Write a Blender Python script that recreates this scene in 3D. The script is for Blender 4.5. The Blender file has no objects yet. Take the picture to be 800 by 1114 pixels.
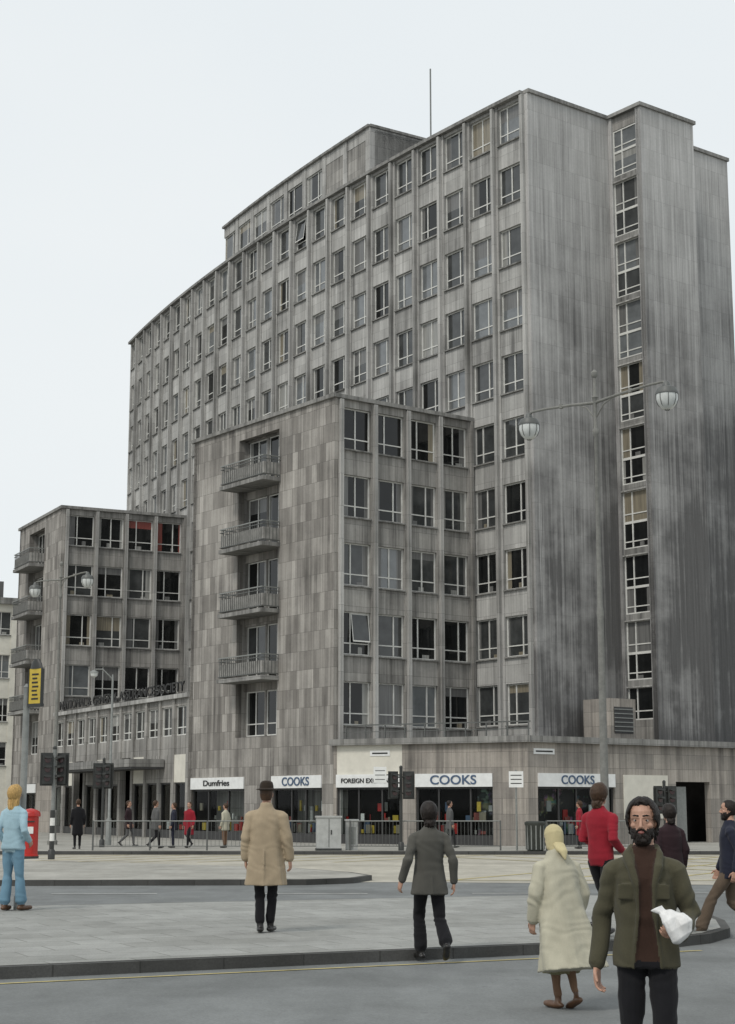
import bpy, math, random
from mathutils import Vector, Matrix, noise
from mathutils.bvhtree import BVHTree
random.seed(7)
V=Vector
def V2(a,b): return Vector((a,b))
scene=bpy.context.scene
# ------------------------------------------------------------------ materials
MATS={}
def newmat(name):
    m=bpy.data.materials.new(name); m.use_nodes=True
    nt=m.node_tree; b=nt.nodes.get('Principled BSDF'); MATS[name]=m
    return m,nt,b
def N(nt,t,**k):
    n=nt.nodes.new(t)
    for a,v in k.items(): setattr(n,a,v)
    return n
def ramp(nt,inp,p0,p1,c0=(0,0,0,1),c1=(1,1,1,1)):
    r=N(nt,'ShaderNodeValToRGB'); r.color_ramp.elements[0].position=p0; r.color_ramp.elements[1].position=p1
    r.color_ramp.elements[0].color=c0; r.color_ramp.elements[1].color=c1
    nt.links.new(inp,r.inputs[0]); return r.outputs[0]
def mixc(nt,f,a,b,bt='MIX'):
    m=N(nt,'ShaderNodeMixRGB',blend_type=bt)
    for i,x in ((0,f),(1,a),(2,b)):
        if isinstance(x,(int,float)): m.inputs[i].default_value=x
        elif isinstance(x,tuple): m.inputs[i].default_value=x if len(x)==4 else x+(1,)
        else: nt.links.new(x,m.inputs[i])
    return m.outputs[0]
def mth(nt,op,a,b=0.0):
    m=N(nt,'ShaderNodeMath',operation=op); 
    for i,x in ((0,a),(1,b)):
        if isinstance(x,(int,float)): m.inputs[i].default_value=x
        else: nt.links.new(x,m.inputs[i])
    return m.outputs[0]
def noise_n(nt,vec,scale,detail=5,rough=.6,mp=None):
    if mp:
        mm=N(nt,'ShaderNodeMapping'); mm.inputs['Scale'].default_value=mp; nt.links.new(vec,mm.inputs[0]); vec=mm.outputs[0]
    n=N(nt,'ShaderNodeTexNoise'); n.inputs['Scale'].default_value=scale; n.inputs['Detail'].default_value=detail; n.inputs['Roughness'].default_value=rough
    nt.links.new(vec,n.inputs['Vector']); return n.outputs[0]
def bump(nt,b,h,s=.3,d=.02):
    bn=N(nt,'ShaderNodeBump'); bn.inputs['Strength'].default_value=s; bn.inputs['Distance'].default_value=d
    nt.links.new(h,bn.inputs['Height']); nt.links.new(bn.outputs[0],b.inputs['Normal'])
def simple(name,c,rough=.7,spec=.3,var=.15,scale=8,bs=.15,metal=0,coord='Object',bd=.01):
    m,nt,b=newmat(name); tc=N(nt,'ShaderNodeTexCoord'); n=noise_n(nt,tc.outputs[coord],scale,4)
    d=tuple(x*(1-var) for x in c); l=tuple(min(1,x*(1+var)) for x in c)
    col=ramp(nt,n,.3,.7,d+(1,),l+(1,)); nt.links.new(col,b.inputs['Base Color'])
    b.inputs['Roughness'].default_value=rough; b.inputs['Specular IOR Level'].default_value=spec; b.inputs['Metallic'].default_value=metal
    if bs: bump(nt,b,n,bs,bd)
    return m
def stone(name,c1,c2,soot,amt,zg=None,bw=.6,bh=.85,streak=1.0,coarse=.25,lo=.40,hi=.66,st=.75,mort=.5,rough=.85):
    m,nt,b=newmat(name); tc=N(nt,'ShaderNodeTexCoord'); uv=tc.outputs['UV']
    br=N(nt,'ShaderNodeTexBrick'); br.inputs['Color1'].default_value=c1+(1,); br.inputs['Color2'].default_value=c2+(1,)
    br.inputs['Mortar'].default_value=tuple(x*mort for x in c2)+(1,); br.inputs['Scale'].default_value=1; br.inputs['Mortar Size'].default_value=.006
    br.inputs['Brick Width'].default_value=bw; br.inputs['Row Height'].default_value=bh; br.inputs['Bias'].default_value=-.1
    nt.links.new(uv,br.inputs['Vector'])
    s1=ramp(nt,noise_n(nt,uv,1,8,.68,(1.5*streak,.06,1)),lo,hi)
    s2=ramp(nt,noise_n(nt,uv,coarse,5,.6),.36,.62)
    s3=noise_n(nt,uv,9,6,.7)
    f=mth(nt,'MULTIPLY',s1,mth(nt,'ADD',mth(nt,'MULTIPLY',s2,.7),.3))
    f=mth(nt,'ADD',f,mth(nt,'MULTIPLY',s2,.2))
    if zg:
        sp_=N(nt,'ShaderNodeSeparateXYZ'); nt.links.new(uv,sp_.inputs[0])
        mr=N(nt,'ShaderNodeMapRange'); mr.inputs[1].default_value=zg[0]; mr.inputs[2].default_value=zg[1]; mr.inputs[3].default_value=0; mr.inputs[4].default_value=zg[2]
        nt.links.new(sp_.outputs[1],mr.inputs[0])
        mu=N(nt,'ShaderNodeMapRange'); mu.inputs[1].default_value=0; mu.inputs[2].default_value=4.6; mu.inputs[3].default_value=.12; mu.inputs[4].default_value=.55
        nt.links.new(sp_.outputs[0],mu.inputs[0])
        f=mth(nt,'ADD',mth(nt,'MULTIPLY',f,mth(nt,'ADD',mr.outputs[0],.35)),mth(nt,'MULTIPLY',mr.outputs[0],mu.outputs[0]))
    f=mth(nt,'MINIMUM',mth(nt,'MULTIPLY',f,amt),.95)
    col=mixc(nt,f,br.outputs[0],soot)
    s4=ramp(nt,noise_n(nt,uv,1,6,.78,(8,.12,1)),.3,.7,(.58,.58,.58,1),(1.16,1.16,1.16,1))
    col=mixc(nt,st,col,s4,'MULTIPLY')
    col=mixc(nt,.3,col,ramp(nt,s3,.3,.7,(.6,.6,.6,1),(1,1,1,1)),'MULTIPLY')
    nt.links.new(col,b.inputs['Base Color']); b.inputs['Roughness'].default_value=rough; b.inputs['Specular IOR Level'].default_value=.2
    inv=mth(nt,'SUBTRACT',1.0,br.outputs['Fac'])
    bump(nt,b,mth(nt,'ADD',inv,mth(nt,'MULTIPLY',s3,.3)),.35,.02)
    return m
stone('stone_tall',(.60,.595,.57),(.46,.455,.435),(.17,.168,.162),.85,bw=.9,bh=.75,streak=1.4,st=.85)
stone('stone_side',(.62,.615,.60),(.53,.525,.51),(.115,.113,.112),1.0,zg=(31,8,1.0),bw=.42,bh=1.2,streak=3.2,lo=.32,hi=.7,st=1.0,mort=.75,rough=.65)
stone('stone_wing',(.54,.515,.475),(.25,.235,.215),(.12,.113,.105),.95,bw=.42,bh=.8,streak=1.7,lo=.38,hi=.64,st=.95)
stone('stone_grid',(.48,.465,.435),(.35,.34,.32),(.11,.107,.10),1.0,bw=.9,bh=.7,streak=2.0,st=.9)
stone('stone_base',(.48,.44,.39),(.34,.315,.285),(.13,.12,.11),.95,bw=1.0,bh=.6,streak=1.6)
stone('stone_coping',(.38,.375,.355),(.31,.305,.295),(.10,.10,.095),1.0,bw=1.2,bh=.5,streak=2)
stone('stone_rib',(.58,.575,.55),(.44,.435,.42),(.14,.138,.13),.95,bw=1.2,bh=1.4,streak=2)
simple('render_cream',(.62,.60,.53),.9,.2,.12,1.5,.05)
simple('window_frame',(.62,.62,.59),.6,.3,.15,3,0)
simple('frame_dark',(.04,.04,.04),.5,.4,.2,3,0)
simple('roof_felt',(.12,.12,.12),.95,.1,.2,1,0)
def pane(name,c,rough,ior,var=.4):
    m,nt,b=newmat(name); tc=N(nt,'ShaderNodeTexCoord'); n=noise_n(nt,tc.outputs['UV'],1.3,3)
    col=ramp(nt,n,.3,.7,tuple(x*(1-var) for x in c)+(1,),tuple(x*(1+var) for x in c)+(1,)); nt.links.new(col,b.inputs['Base Color'])
    b.inputs['Roughness'].default_value=rough; b.inputs['IOR'].default_value=ior
    n2=noise_n(nt,tc.outputs['UV'],.9,1); bump(nt,b,n2,.25,.03)
pane('glass_dark',(.010,.011,.011),.06,1.45)
pane('glass_mid',(.045,.048,.048),.08,1.6)
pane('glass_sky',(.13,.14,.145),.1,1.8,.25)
def curtain(name,c):
    m,nt,b=newmat(name); tc=N(nt,'ShaderNodeTexCoord'); n=noise_n(nt,tc.outputs['UV'],1,3,.5,(14,.5,1))
    col=ramp(nt,n,.35,.65,tuple(x*.6 for x in c)+(1,),c+(1,)); nt.links.new(col,b.inputs['Base Color'])
    b.inputs['Roughness'].default_value=.5; b.inputs['Coat Weight'].default_value=.6; b.inputs['Coat Roughness'].default_value=.05
curtain('curtain_pale',(.32,.32,.30)); curtain('curtain_grey',(.16,.16,.155)); curtain('curtain_red',(.28,.06,.045)); curtain('curtain_tan',(.25,.22,.16))
m,nt,b=newmat('shop_glass'); nt.nodes.remove(b); out=nt.nodes['Material Output']
tr=N(nt,'ShaderNodeBsdfTransparent'); tr.inputs[0].default_value=(.8,.84,.83,1); gl=N(nt,'ShaderNodeBsdfGlossy'); gl.inputs['Roughness'].default_value=.03
lw=N(nt,'ShaderNodeLayerWeight'); lw.inputs[0].default_value=.22; mx=N(nt,'ShaderNodeMixShader'); nt.links.new(mth(nt,'MULTIPLY',lw.outputs['Fresnel'],.6),mx.inputs[0]); nt.links.new(tr.outputs[0],mx.inputs[1]); nt.links.new(gl.outputs[0],mx.inputs[2]); nt.links.new(mx.outputs[0],out.inputs[0])
m,nt,b=newmat('shop_display'); tc=N(nt,'ShaderNodeTexCoord')
mp=N(nt,'ShaderNodeMapping'); mp.inputs['Scale'].default_value=(2.6,3.2,1); nt.links.new(tc.outputs['UV'],mp.inputs[0])
vo=N(nt,'ShaderNodeTexVoronoi',distance='CHEBYCHEV'); vo.inputs['Scale'].default_value=1.0; nt.links.new(mp.outputs[0],vo.inputs['Vector'])
hs=N(nt,'ShaderNodeHueSaturation'); hs.inputs['Saturation'].default_value=.7; hs.inputs['Value'].default_value=.55; nt.links.new(vo.outputs['Color'],hs.inputs['Color'])
nn=noise_n(nt,tc.outputs['UV'],1.1,3); k=ramp(nt,nn,.5,.6)
nt.links.new(mixc(nt,k,(.02,.018,.016),hs.outputs[0]),b.inputs['Base Color'])
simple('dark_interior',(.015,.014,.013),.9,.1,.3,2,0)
simple('sign_white',(.72,.73,.72),.5,.4,.08,4,0); simple('letter_blue',(.06,.1,.17),.5,.4,.05,4,0); simple('letter_black',(.02,.02,.02),.5,.4,.05,4,0)
simple('iron_dark',(.03,.032,.03),.5,.5,.2,12,.1); simple('iron_grey',(.2,.21,.2),.5,.5,.15,10,.1); simple('iron_mid',(.1,.105,.1),.5,.5,.15,10,.1); simple('concrete_post',(.2,.2,.185),.8,.3,.15,10,.1)
simple('paint_white',(.7,.7,.67),.5,.4,.1,8,0); simple('post_red',(.42,.02,.015),.35,.5,.1,8,0); simple('sign_yellow',(.5,.37,.05),.5,.4,.15,8,0)
simple('lamp_glass',(.6,.62,.6),.15,.6,.1,8,0); simple('lens_dark',(.05,.02,.02),.2,.6,.1,8,0); simple('bin_dark',(.04,.045,.04),.6,.4,.2,8,.1); simple('cabinet_grey',(.38,.39,.38),.6,.4,.15,4,.05); simple('balcony_panel',(.27,.265,.25),.8,.3,.3,2.5,.1)
def ground_mat(name,c,var,slab=None,rough=.9,patch=.5):
    m,nt,b=newmat(name); tc=N(nt,'ShaderNodeTexCoord'); o=tc.outputs['Object']
    n1=noise_n(nt,o,patch,6,.6); n2=noise_n(nt,o,45,4,.7); n3=noise_n(nt,o,2.2,6,.7,(1,.35,1)); n4=noise_n(nt,o,.23,4,.5,(1,2.2,1))
    col=ramp(nt,n1,.3,.7,tuple(x*(1-var) for x in c)+(1,),tuple(x*(1+var) for x in c)+(1,))
    col=mixc(nt,.6,col,ramp(nt,n2,.3,.7,(.5,.5,.5,1),(1.0,1.0,1.0,1)),'MULTIPLY')
    col=mixc(nt,.5,col,ramp(nt,n3,.38,.62,(.7,.7,.7,1),(1,1,1,1)),'MULTIPLY')
    col=mixc(nt,.5,col,ramp(nt,n4,.42,.5,(.8,.8,.79,1),(1,1,1,1)),'MULTIPLY')
    # small stains / gum spots
    vo=N(nt,'ShaderNodeTexVoronoi'); vo.inputs['Scale'].default_value=1.7; nt.links.new(o,vo.inputs['Vector'])
    col=mixc(nt,.45,col,ramp(nt,vo.outputs['Distance'],.03,.07,(.5,.5,.5,1),(1,1,1,1)),'MULTIPLY')
    h=n2
    if slab:
        mp=N(nt,'ShaderNodeMapping'); mp.inputs['Rotation'].default_value=(0,0,math.radians(-slab[2])); nt.links.new(o,mp.inputs[0])
        br=N(nt,'ShaderNodeTexBrick'); br.inputs['Color1'].default_value=(1,1,1,1); br.inputs['Color2'].default_value=(.8,.8,.79,1); br.inputs['Mortar'].default_value=(.5,.5,.48,1)
        br.inputs['Scale'].default_value=1; br.inputs['Mortar Size'].default_value=.01; br.inputs['Brick Width'].default_value=slab[0]; br.inputs['Row Height'].default_value=slab[1]
        nt.links.new(mp.outputs[0],br.inputs['Vector']); col=mixc(nt,.8,col,br.outputs[0],'MULTIPLY')
        h=mth(nt,'SUBTRACT',mth(nt,'MULTIPLY',n2,.3),br.outputs['Fac'])
    nt.links.new(col,b.inputs['Base Color']); b.inputs['Roughness'].default_value=rough; b.inputs['Specular IOR Level'].default_value=.25
    bump(nt,b,h,.4,.006)
ground_mat('asphalt',(.215,.226,.224),.14)
ground_mat('asphalt_pale',(.50,.475,.405),.12)
ground_mat('paving',(.385,.39,.37),.1,(.9,.6,25.8))
ground_mat('paving_far',(.45,.44,.40),.1,(.9,.6,-28))
ground_mat('kerb_stone',(.10,.10,.096),.25,(.9,5,25.8))
ground_mat('terrain',(.2,.2,.19),.2)
ground_mat('line_yellow',(.55,.47,.22),.25,patch=3); ground_mat('line_white',(.6,.6,.57),.2,patch=3)
# ------------------------------------------------------------------ mesh builder
class MB:
    def __init__(s): s.v=[];s.f=[];s.m=[];s.uv=[]
    def face(s,pts,mat,uvs):
        i=len(s.v); s.v+=[tuple(p) for p in pts]; s.f.append(tuple(range(i,i+len(pts)))); s.m.append(mat); s.uv+=uvs
    def box(s,fr,u0,u1,n0,n1,z0,z1,mat,uo=0):
        O,U,Nn=fr; fl=(U.y*Nn.x-U.x*Nn.y)<0
        def P(u,n,z):
            p=O+U*u+Nn*n; return (p.x,p.y,z)
        a,b=uo+u0,uo+u1
        def F(p,uv):
            if fl: p=p[::-1]; uv=uv[::-1]
            s.face(p,mat,uv)
        F([P(u0,n1,z0),P(u1,n1,z0),P(u1,n1,z1),P(u0,n1,z1)],[(a,z0),(b,z0),(b,z1),(a,z1)])
        F([P(u0,n0,z0),P(u0,n0,z1),P(u1,n0,z1),P(u1,n0,z0)],[(a,z0),(a,z1),(b,z1),(b,z0)])
        F([P(u0,n0,z0),P(u0,n1,z0),P(u0,n1,z1),P(u0,n0,z1)],[(a+n0,z0),(a+n1,z0),(a+n1,z1),(a+n0,z1)])
        F([P(u1,n0,z0),P(u1,n0,z1),P(u1,n1,z1),P(u1,n1,z0)],[(b+n0,z0),(b+n0,z1),(b+n1,z1),(b+n1,z0)])
        F([P(u0,n0,z1),P(u0,n1,z1),P(u1,n1,z1),P(u1,n0,z1)],[(a,n0),(a,n1),(b,n1),(b,n0)])
        F([P(u0,n0,z0),P(u1,n0,z0),P(u1,n1,z0),P(u0,n1,z0)],[(a,n0),(b,n0),(b,n1),(a,n1)])
    def pane(s,fr,u0,u1,n,z0,z1,mat,uo=0):
        O,U,Nn=fr; fl=(U.y*Nn.x-U.x*Nn.y)<0
        def P(u,z):
            p=O+U*u+Nn*n; return (p.x,p.y,z)
        p=[P(u0,z0),P(u1,z0),P(u1,z1),P(u0,z1)]; uv=[(uo+u0,z0),(uo+u1,z0),(uo+u1,z1),(uo+u0,z1)]
        if fl: p=p[::-1]; uv=uv[::-1]
        s.face(p,mat,uv)
    def prism(s,poly,z0,z1,mat,top=None):
        d=0;n=len(poly)
        for i in range(n):
            a=poly[i];b=poly[(i+1)%n];L=(b-a).length
            s.face([(a.x,a.y,z0),(b.x,b.y,z0),(b.x,b.y,z1),(a.x,a.y,z1)],mat,[(d,z0),(d+L,z0),(d+L,z1),(d,z1)]); d+=L
        s.face([(p.x,p.y,z1) for p in poly],top or mat,[(p.x,p.y) for p in poly])
    def build(s,name,parent=None):
        me=bpy.data.meshes.new(name); me.from_pydata(s.v,[],s.f)
        names=[]; 
        for x in s.m:
            if x not in names: names.append(x)
        for x in names: me.materials.append(MATS[x])
        idx={x:i for i,x in enumerate(names)}
        me.polygons.foreach_set('material_index',[idx[x] for x in s.m])
        ul=me.uv_layers.new(name='UVMap'); fl=[]
        for a in s.uv: fl+=[a[0],a[1]]
        ul.data.foreach_set('uv',fl); me.update()
        ob=bpy.data.objects.new(name,me); scene.collection.objects.link(ob)
        if parent: ob.parent=parent
        return ob
def empty(name,loc=(0,0,0)):
    e=bpy.data.objects.new(name,None); e.empty_display_size=.3; e.location=loc; scene.collection.objects.link(e); return e
def window(mb,fr,u0,u1,z0,z1,nd,uo=0,hi=False,red=0,fm='window_frame',split=None,openp=.025):
    t=.055; a=nd; b=nd+.07
    mb.box(fr,u0,u1,a,b,z0,z0+t,fm); mb.box(fr,u0,u1,a,b,z1-t,z1,fm)
    mb.box(fr,u0,u0+t,a,b,z0+t,z1-t,fm); mb.box(fr,u1-t,u1,a,b,z0+t,z1-t,fm)
    sp_=split or random.choice((.34,.34,.66,.5)); um=u0+(u1-u0)*sp_; zt=z0+(z1-z0)*.27
    mb.box(fr,um-.03,um+.03,a,b,z0+t,z1-t,fm)
    mb.box(fr,u0+t,um-.03,a,b-.01,zt-.025,zt+.025,fm); mb.box(fr,um+.03,u1-t,a,b-.01,zt-.025,zt+.025,fm)
    r=random.random()
    if red and random.random()<red: base='glass_dark'; cur='curtain_red'
    else:
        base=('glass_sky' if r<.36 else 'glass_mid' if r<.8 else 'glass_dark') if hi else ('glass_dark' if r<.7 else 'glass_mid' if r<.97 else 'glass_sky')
        cur=random.choice(('curtain_pale','curtain_grey','curtain_grey','curtain_tan','curtain_grey'))
    q=random.random(); n=nd+.03
    cw=(random.uniform(.1,.35) if q<.5 else 0); cw2=(random.uniform(.1,.35) if q<.4 else 0)
    if q>.96: cw=1;cw2=0
    W=u1-u0; x0=u0+.01; x1=u1-.01
    zb=z0+.01; ztop=z1-.01
    if .5<q<.68:
        zz=z1-(z1-z0)*random.uniform(.2,.5); mb.pane(fr,x0,x1,n,zz,ztop,cur,uo); ztop=zz; cw=cw2=0
    a1=x0+W*cw*.9 if cw<1 else x1; a2=x1-W*cw2*.8 if cw<1 else x1
    if a2<a1: a2=a1
    if a1>x0: mb.pane(fr,x0,a1,n,zb,ztop,cur,uo)
    if a2>a1: mb.pane(fr,a1,a2,n,zb,ztop,base,uo)
    if x1>a2: mb.pane(fr,a2,x1,n,zb,ztop,cur,uo)
    if not hi and random.random()<.5:
        x=random.uniform(x0+.1,x1-.5); mb.pane(fr,x,x+random.uniform(.15,.4),n+.004,z0+t,z0+t+random.uniform(.12,.3),random.choice(('curtain_pale','curtain_tan','curtain_grey','curtain_grey')),uo)
    if random.random()<openp:
        zz=zt+.05; O,U,Nn=fr; w0,w1=(um+.03,u1-t) if sp_<=.5 else (u0+t,um-.03)
        hgt=z1-t-zz; dx=.16
        def P(u,k): 
            p=O+U*u+Nn*(b+.005+dx*k); return (p.x,p.y,z1-t-hgt*k*.985)
        for (q0,q1,k0,k1) in ((w0,w0+.04,0,1),(w1-.04,w1,0,1),(w0+.04,w1-.04,.95,1),(w0+.04,w1-.04,0,.04)):
            mb.face([P(q0,k0),P(q1,k0),P(q1,k1),P(q0,k1)],fm,[(0,0)]*4)
        mb.face([P(w0+.04,.04),P(w1-.04,.04),P(w1-.04,.95),P(w0+.04,.95)],'glass_mid',[(0,0),(1,0),(1,1),(0,1)])
def bay(mb,fr,w,zf,ztop,k0,k1,fh,mw,mat,uo,hi=None,sill=.8,wh=1.83,rib=True,red=(),ribmat='stone_rib',zb=None,nd=-.24):
    z0=zf+k0*fh if zb is None else zb
    mb.box(fr,0,mw/2,-.32,0,z0,ztop,mat,uo); mb.box(fr,w-mw/2,w,-.32,0,z0,ztop,mat,uo)
    prev=z0
    for k in range(k0,k1):
        a=zf+k*fh+sill; b=a+wh
        mb.box(fr,mw/2,w-mw/2,-.30,-.05,prev,a,mat,uo+3*k)
        mb.box(fr,mw/2+.002,w-mw/2-.002,-.10,.05,a,a+.06,'stone_coping',uo)
        window(mb,fr,mw/2,w-mw/2,a+.06,b,nd,uo,hi=(k>=hi if hi is not None else False),red=(.55 if k in red else 0))
        prev=b
    mb.box(fr,mw/2,w-mw/2,-.30,-.05,prev,ztop,mat,uo)
    if rib:
        mb.box(fr,-.085,.085,.0,.17,z0,ztop-.05,ribmat,uo)
R=V2(.7976,.6032); L=V2(-.6032,.7976)
def frR(O,u): u=u.normalized(); return (O,u,V2(u.y,-u.x))
def frL(O,u): u=u.normalized(); return (O,u,V2(-u.y,u.x))
FH=2.93; ZF=4.06; ZT=33.2; ZW=18.7
office=empty('office_building',(0,60,0))
def OB(mb,name):
    o=mb.build(name); o.parent=office; o.matrix_parent_inverse=Matrix.Translation((0,-60,0)); return o
C=V2(7.2,69.7)
def arc(s):
    p=C.copy(); n=max(1,int(s/.25)); d=s/n
    for i in range(n):
        h=math.radians(37.5-.32*(i+.5)*d); p=p+V2(-math.sin(h),math.cos(h))*d
    return p
def arcn(s):
    h=math.radians(37.5-.32*s); return V2(-math.cos(h),-math.sin(h))
mb=MB(); BW=1.98
nb=24
for i in range(nb):
    s0=.3+i*BW; p0=arc(s0); p1=arc(s0+BW); fr=frL(p0,p1-p0)
    k0=5 if 2<=i<=7 else 0
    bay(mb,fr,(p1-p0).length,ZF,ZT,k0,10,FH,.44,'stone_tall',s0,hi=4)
    mb.box(fr,-.01,BW+.01,-.45,.2,ZT,ZT+.16,'stone_coping',s0)
OB(mb,'curved_facade')
mb=MB()
inner=[arc(s)-arcn(s)*.33 for s in [0.1]+[.3+i*BW for i in range(1,nb+1)]]
outer=[arc(s)-arcn(s)*13.4 for s in [.3+i*BW for i in range(nb,-1,-4)]]
mb.prism(inner+outer,0,ZT-.35,'stone_tall','roof_felt')
OB(mb,'slab_core')
mb=MB()
sw=frR(C,R)
mb.box(sw,0,13.5,-.3,0,0,ZT,'stone_side')
mb.box(sw,-.02,13.55,-.5,.1,ZT-.005,ZT+.165,'stone_coping')
Q=C+R*5.1; T=Q-L*2.04; E=T+R*3.6
ts=frR(Q,-L)
mb.box(ts,.0,.2,-.3,0,0,ZT,'stone_side'); mb.box(ts,1.78,2.04,-.3,0,0,ZT,'stone_side',2)
z=5.2; mb.box(ts,.2,1.78,-.3,-.12,0,z,'stone_grid')
for k in range(0,19):
    hgt=1.46 if k<18 else 1.1
    if k%2==0:
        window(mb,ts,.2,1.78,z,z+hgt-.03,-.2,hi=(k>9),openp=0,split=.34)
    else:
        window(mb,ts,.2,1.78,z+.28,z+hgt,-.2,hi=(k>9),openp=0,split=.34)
        mb.box(ts,.2,1.78,-.2,-.1,z-.03,z+.28,'stone_coping',k); mb.box(ts,.22,1.76,-.1,.02,z-.06,z+.0,'stone_rib')
    z+=hgt
mb.box(ts,.2,1.78,-.3,-.12,z,ZT,'stone_grid')
tf=frR(T,R); mb.box(tf,.0,3.6,-.3,0.0,0,ZT+.002,'stone_side',2.5)
te=(E,L,R); mb.box(te,.3,2.3,-.3,0,0,ZT,'stone_side',11)
tcore=[Q+R*.3, T+R*.3+L*.3, E-R*.3+L*.3, E-R*.3+L*2.2]
mb.prism(tcore,0,ZT-.3,'stone_side','roof_felt')
mb.box(tf,-.1,3.7,-2.2,.1,ZT+.004,ZT+.17,'stone_coping')
OB(mb,'side_wall_and_stair_tower')
mb=MB(); ss=[14.5+i*2.3 for i in range(9)]
for i in range(8):
    p0=arc(ss[i])-arcn(ss[i])*1.5; p1=arc(ss[i+1])-arcn(ss[i+1])*1.5; fr=frL(p0,p1-p0); w=(p1-p0).length
    mb.box(fr,.0,.4,-.3,0,ZT-.3,37,'stone_tall',ss[i]); mb.box(fr,.4,w,-.3,-.04,ZT-.3,34.4,'stone_tall',ss[i]); mb.box(fr,.4,w,-.3,-.04,36.4,37,'stone_tall',ss[i])
    if i>1: window(mb,fr,.4,w,34.4,36.4,-.2,hi=True,openp=0)
    else: mb.box(fr,.4,w,-.3,-.06,34.4,36.4,'stone_grid',i)
    mb.box(fr,-.01,w+.01,-.45,.12,37,37.14,'stone_coping')
po=[arc(s)-arcn(s)*1.82 for s in ss]+[arc(s)-arcn(s)*8 for s in reversed(ss)]
mb.prism(po,ZT-.35,36.9,'stone_tall','roof_felt')
q0=arc(14.5)-arcn(14.5)*1.5; pf=frR(q0,-arcn(14.5)); mb.box(pf,.01,6.5,-.3,0,ZT-.35,37.002,'stone_tall',40); mb.box(pf,.0,6.6,-.4,.1,37.005,37.145,'stone_coping')
OB(mb,'penthouse')
def rails(mb,fr,u0,u1,n0,n1,z,h=.95,mat='iron_mid'):
    for (a,b,c,d) in ((u0,u1,n1-.04,n1),(u0,u0+.04,n0,n1-.04),(u1-.04,u1,n0,n1-.04)):
        mb.box(fr,a,b,c,d,z+h-.05,z+h,'iron_grey'); mb.box(fr,a,b,c,d,z+.08,z+.11,mat); mb.box(fr,a,b,c,d,z+h*.8,z+h*.8+.03,mat)
    k=int((u1-u0)/.16)
    for i in range(1,k):
        x=u0+(u1-u0)*i/k; mb.box(fr,x-.01,x+.01,n1-.03,n1-.01,z+.11,z+h-.05,mat)
    k=int((n1-n0)/.16)
    for i in range(1,k):
        x=n0+(n1-n0)*i/k
        for uu in (u0+.005,u1-.025): mb.box(fr,uu,uu+.02,x-.01,x+.01,z+.11,z+h-.05,mat)
def wing(name,O,Rv,Lv,lf,ls,rc,back,red=(),nbay=4,base=0.0):
    mb=MB(); ff=frR(O,Rv); fs=(O,Lv,V2(-Lv.y,Lv.x))
    bwid=(lf-.3)/nbay
    for i in range(nbay):
        fr=(O+Rv*(.3+i*bwid),ff[1],ff[2])
        bay(mb,fr,bwid,ZF,ZW,0,5,FH,.30,'stone_grid',i*2+3,hi=9,red=red,sill=.70,wh=1.88,zb=base if base else 0)
    mb.box(ff,lf-.05,lf+.1,-.3,.12,0,ZW,'stone_grid')
    mb.box(ff,-.1,lf+.3,-.5,.12,ZW+.002,ZW+.17,'stone_coping')
    a,b=rc; zr0=4.5; zr1=18.1; D=.62
    mb.box(fs,0,a,-.3,0,2.8,ZW,'stone_wing'); mb.box(fs,b,ls,-.3,0,2.8,ZW,'stone_wing')
    mb.box(fs,a,b,-.3,0,2.8,zr0,'stone_wing'); mb.box(fs,a,b,-.3,0,zr1,ZW,'stone_wing')
    mb.box(fs,-.1,ls+.1,-.5,.12,ZW-.003,ZW+.165,'stone_coping')
    mb.box(fs,a-.02,a-.002,-1.3,-.3,zr0,zr1,'stone_grid'); mb.box(fs,b+.002,b+.02,-1.3,-.3,zr0,zr1,'stone_grid')
    for k in range(5):
        z=ZF+k*FH
        w=(b-a)/2; zt=z+2.5 if k<4 else zr1-.05
        for j in range(2):
            z0=z+.12 if k else z+.5
            window(mb,fs,a+j*w+.06,a+(j+1)*w-.06,z0,zt,-D,hi=False,split=.5,openp=0)
            mb.box(fs,a+j*w-.05 if j else a,a+j*w+.06,-D-.1,-D+.12,z0,zt,'stone_grid')
        mb.box(fs,b-.06,b,-D-.1,-D+.12,z0,zt,'stone_grid')
        mb.box(fs,a,b,-D-.15,-D+.2,zt,z+FH if k<4 else zr1+.3,'stone_wing',k)
        if k:
            mb.box(fs,a+.002,b-.002,-D,.0,z-.08,z+.1,'stone_coping'); mb.box(fs,a-.15,b+.15,.002,.95,z-.1,z+.08,'stone_coping')
            rails(mb,fs,a-.12,b+.12,0.003,.92,z+.08)
            mb.box(fs,a-.1,b+.1,.84,.865,z+.14,z+.72,'balcony_panel'); mb.box(fs,a-.1,a-.075,.02,.84,z+.14,z+.72,'balcony_panel'); mb.box(fs,b+.075,b+.1,.02,.84,z+.14,z+.72,'balcony_panel')
        else: mb.box(fs,a,b,-D,-.3,z-.1,z+.45,'stone_grid')
    rr=(O+Lv*ls,Rv,Lv); mb.box(rr,0,back,-.3,-.001,0,ZW-.002,'stone_wing',5)
    core=[O+Rv*1.32+Lv*.32,O+Rv*(lf+.3)+Lv*.32,O+Rv*back+Lv*(ls-.4),O+Rv*1.32+Lv*(ls-.4)]
    mb.prism(core,0,ZW-.4,'stone_grid','roof_felt')
    core=[O+Rv*.31+Lv*.32,O+Rv*1.33+Lv*.32,O+Rv*1.33+Lv*(a-.05),O+Rv*.31+Lv*(a-.05)]
    mb.prism(core,2.8,ZW-.41,'dark_interior','roof_felt')
    core=[O+Rv*.31+Lv*(b+.05),O+Rv*1.33+Lv*(b+.05),O+Rv*1.33+Lv*(ls-.4),O+Rv*.31+Lv*(ls-.4)]
    mb.prism(core,2.8,ZW-.41,'dark_interior','roof_felt')
    OB(mb,name); return fs
P0=V2(-1.4,68.3)
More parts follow.
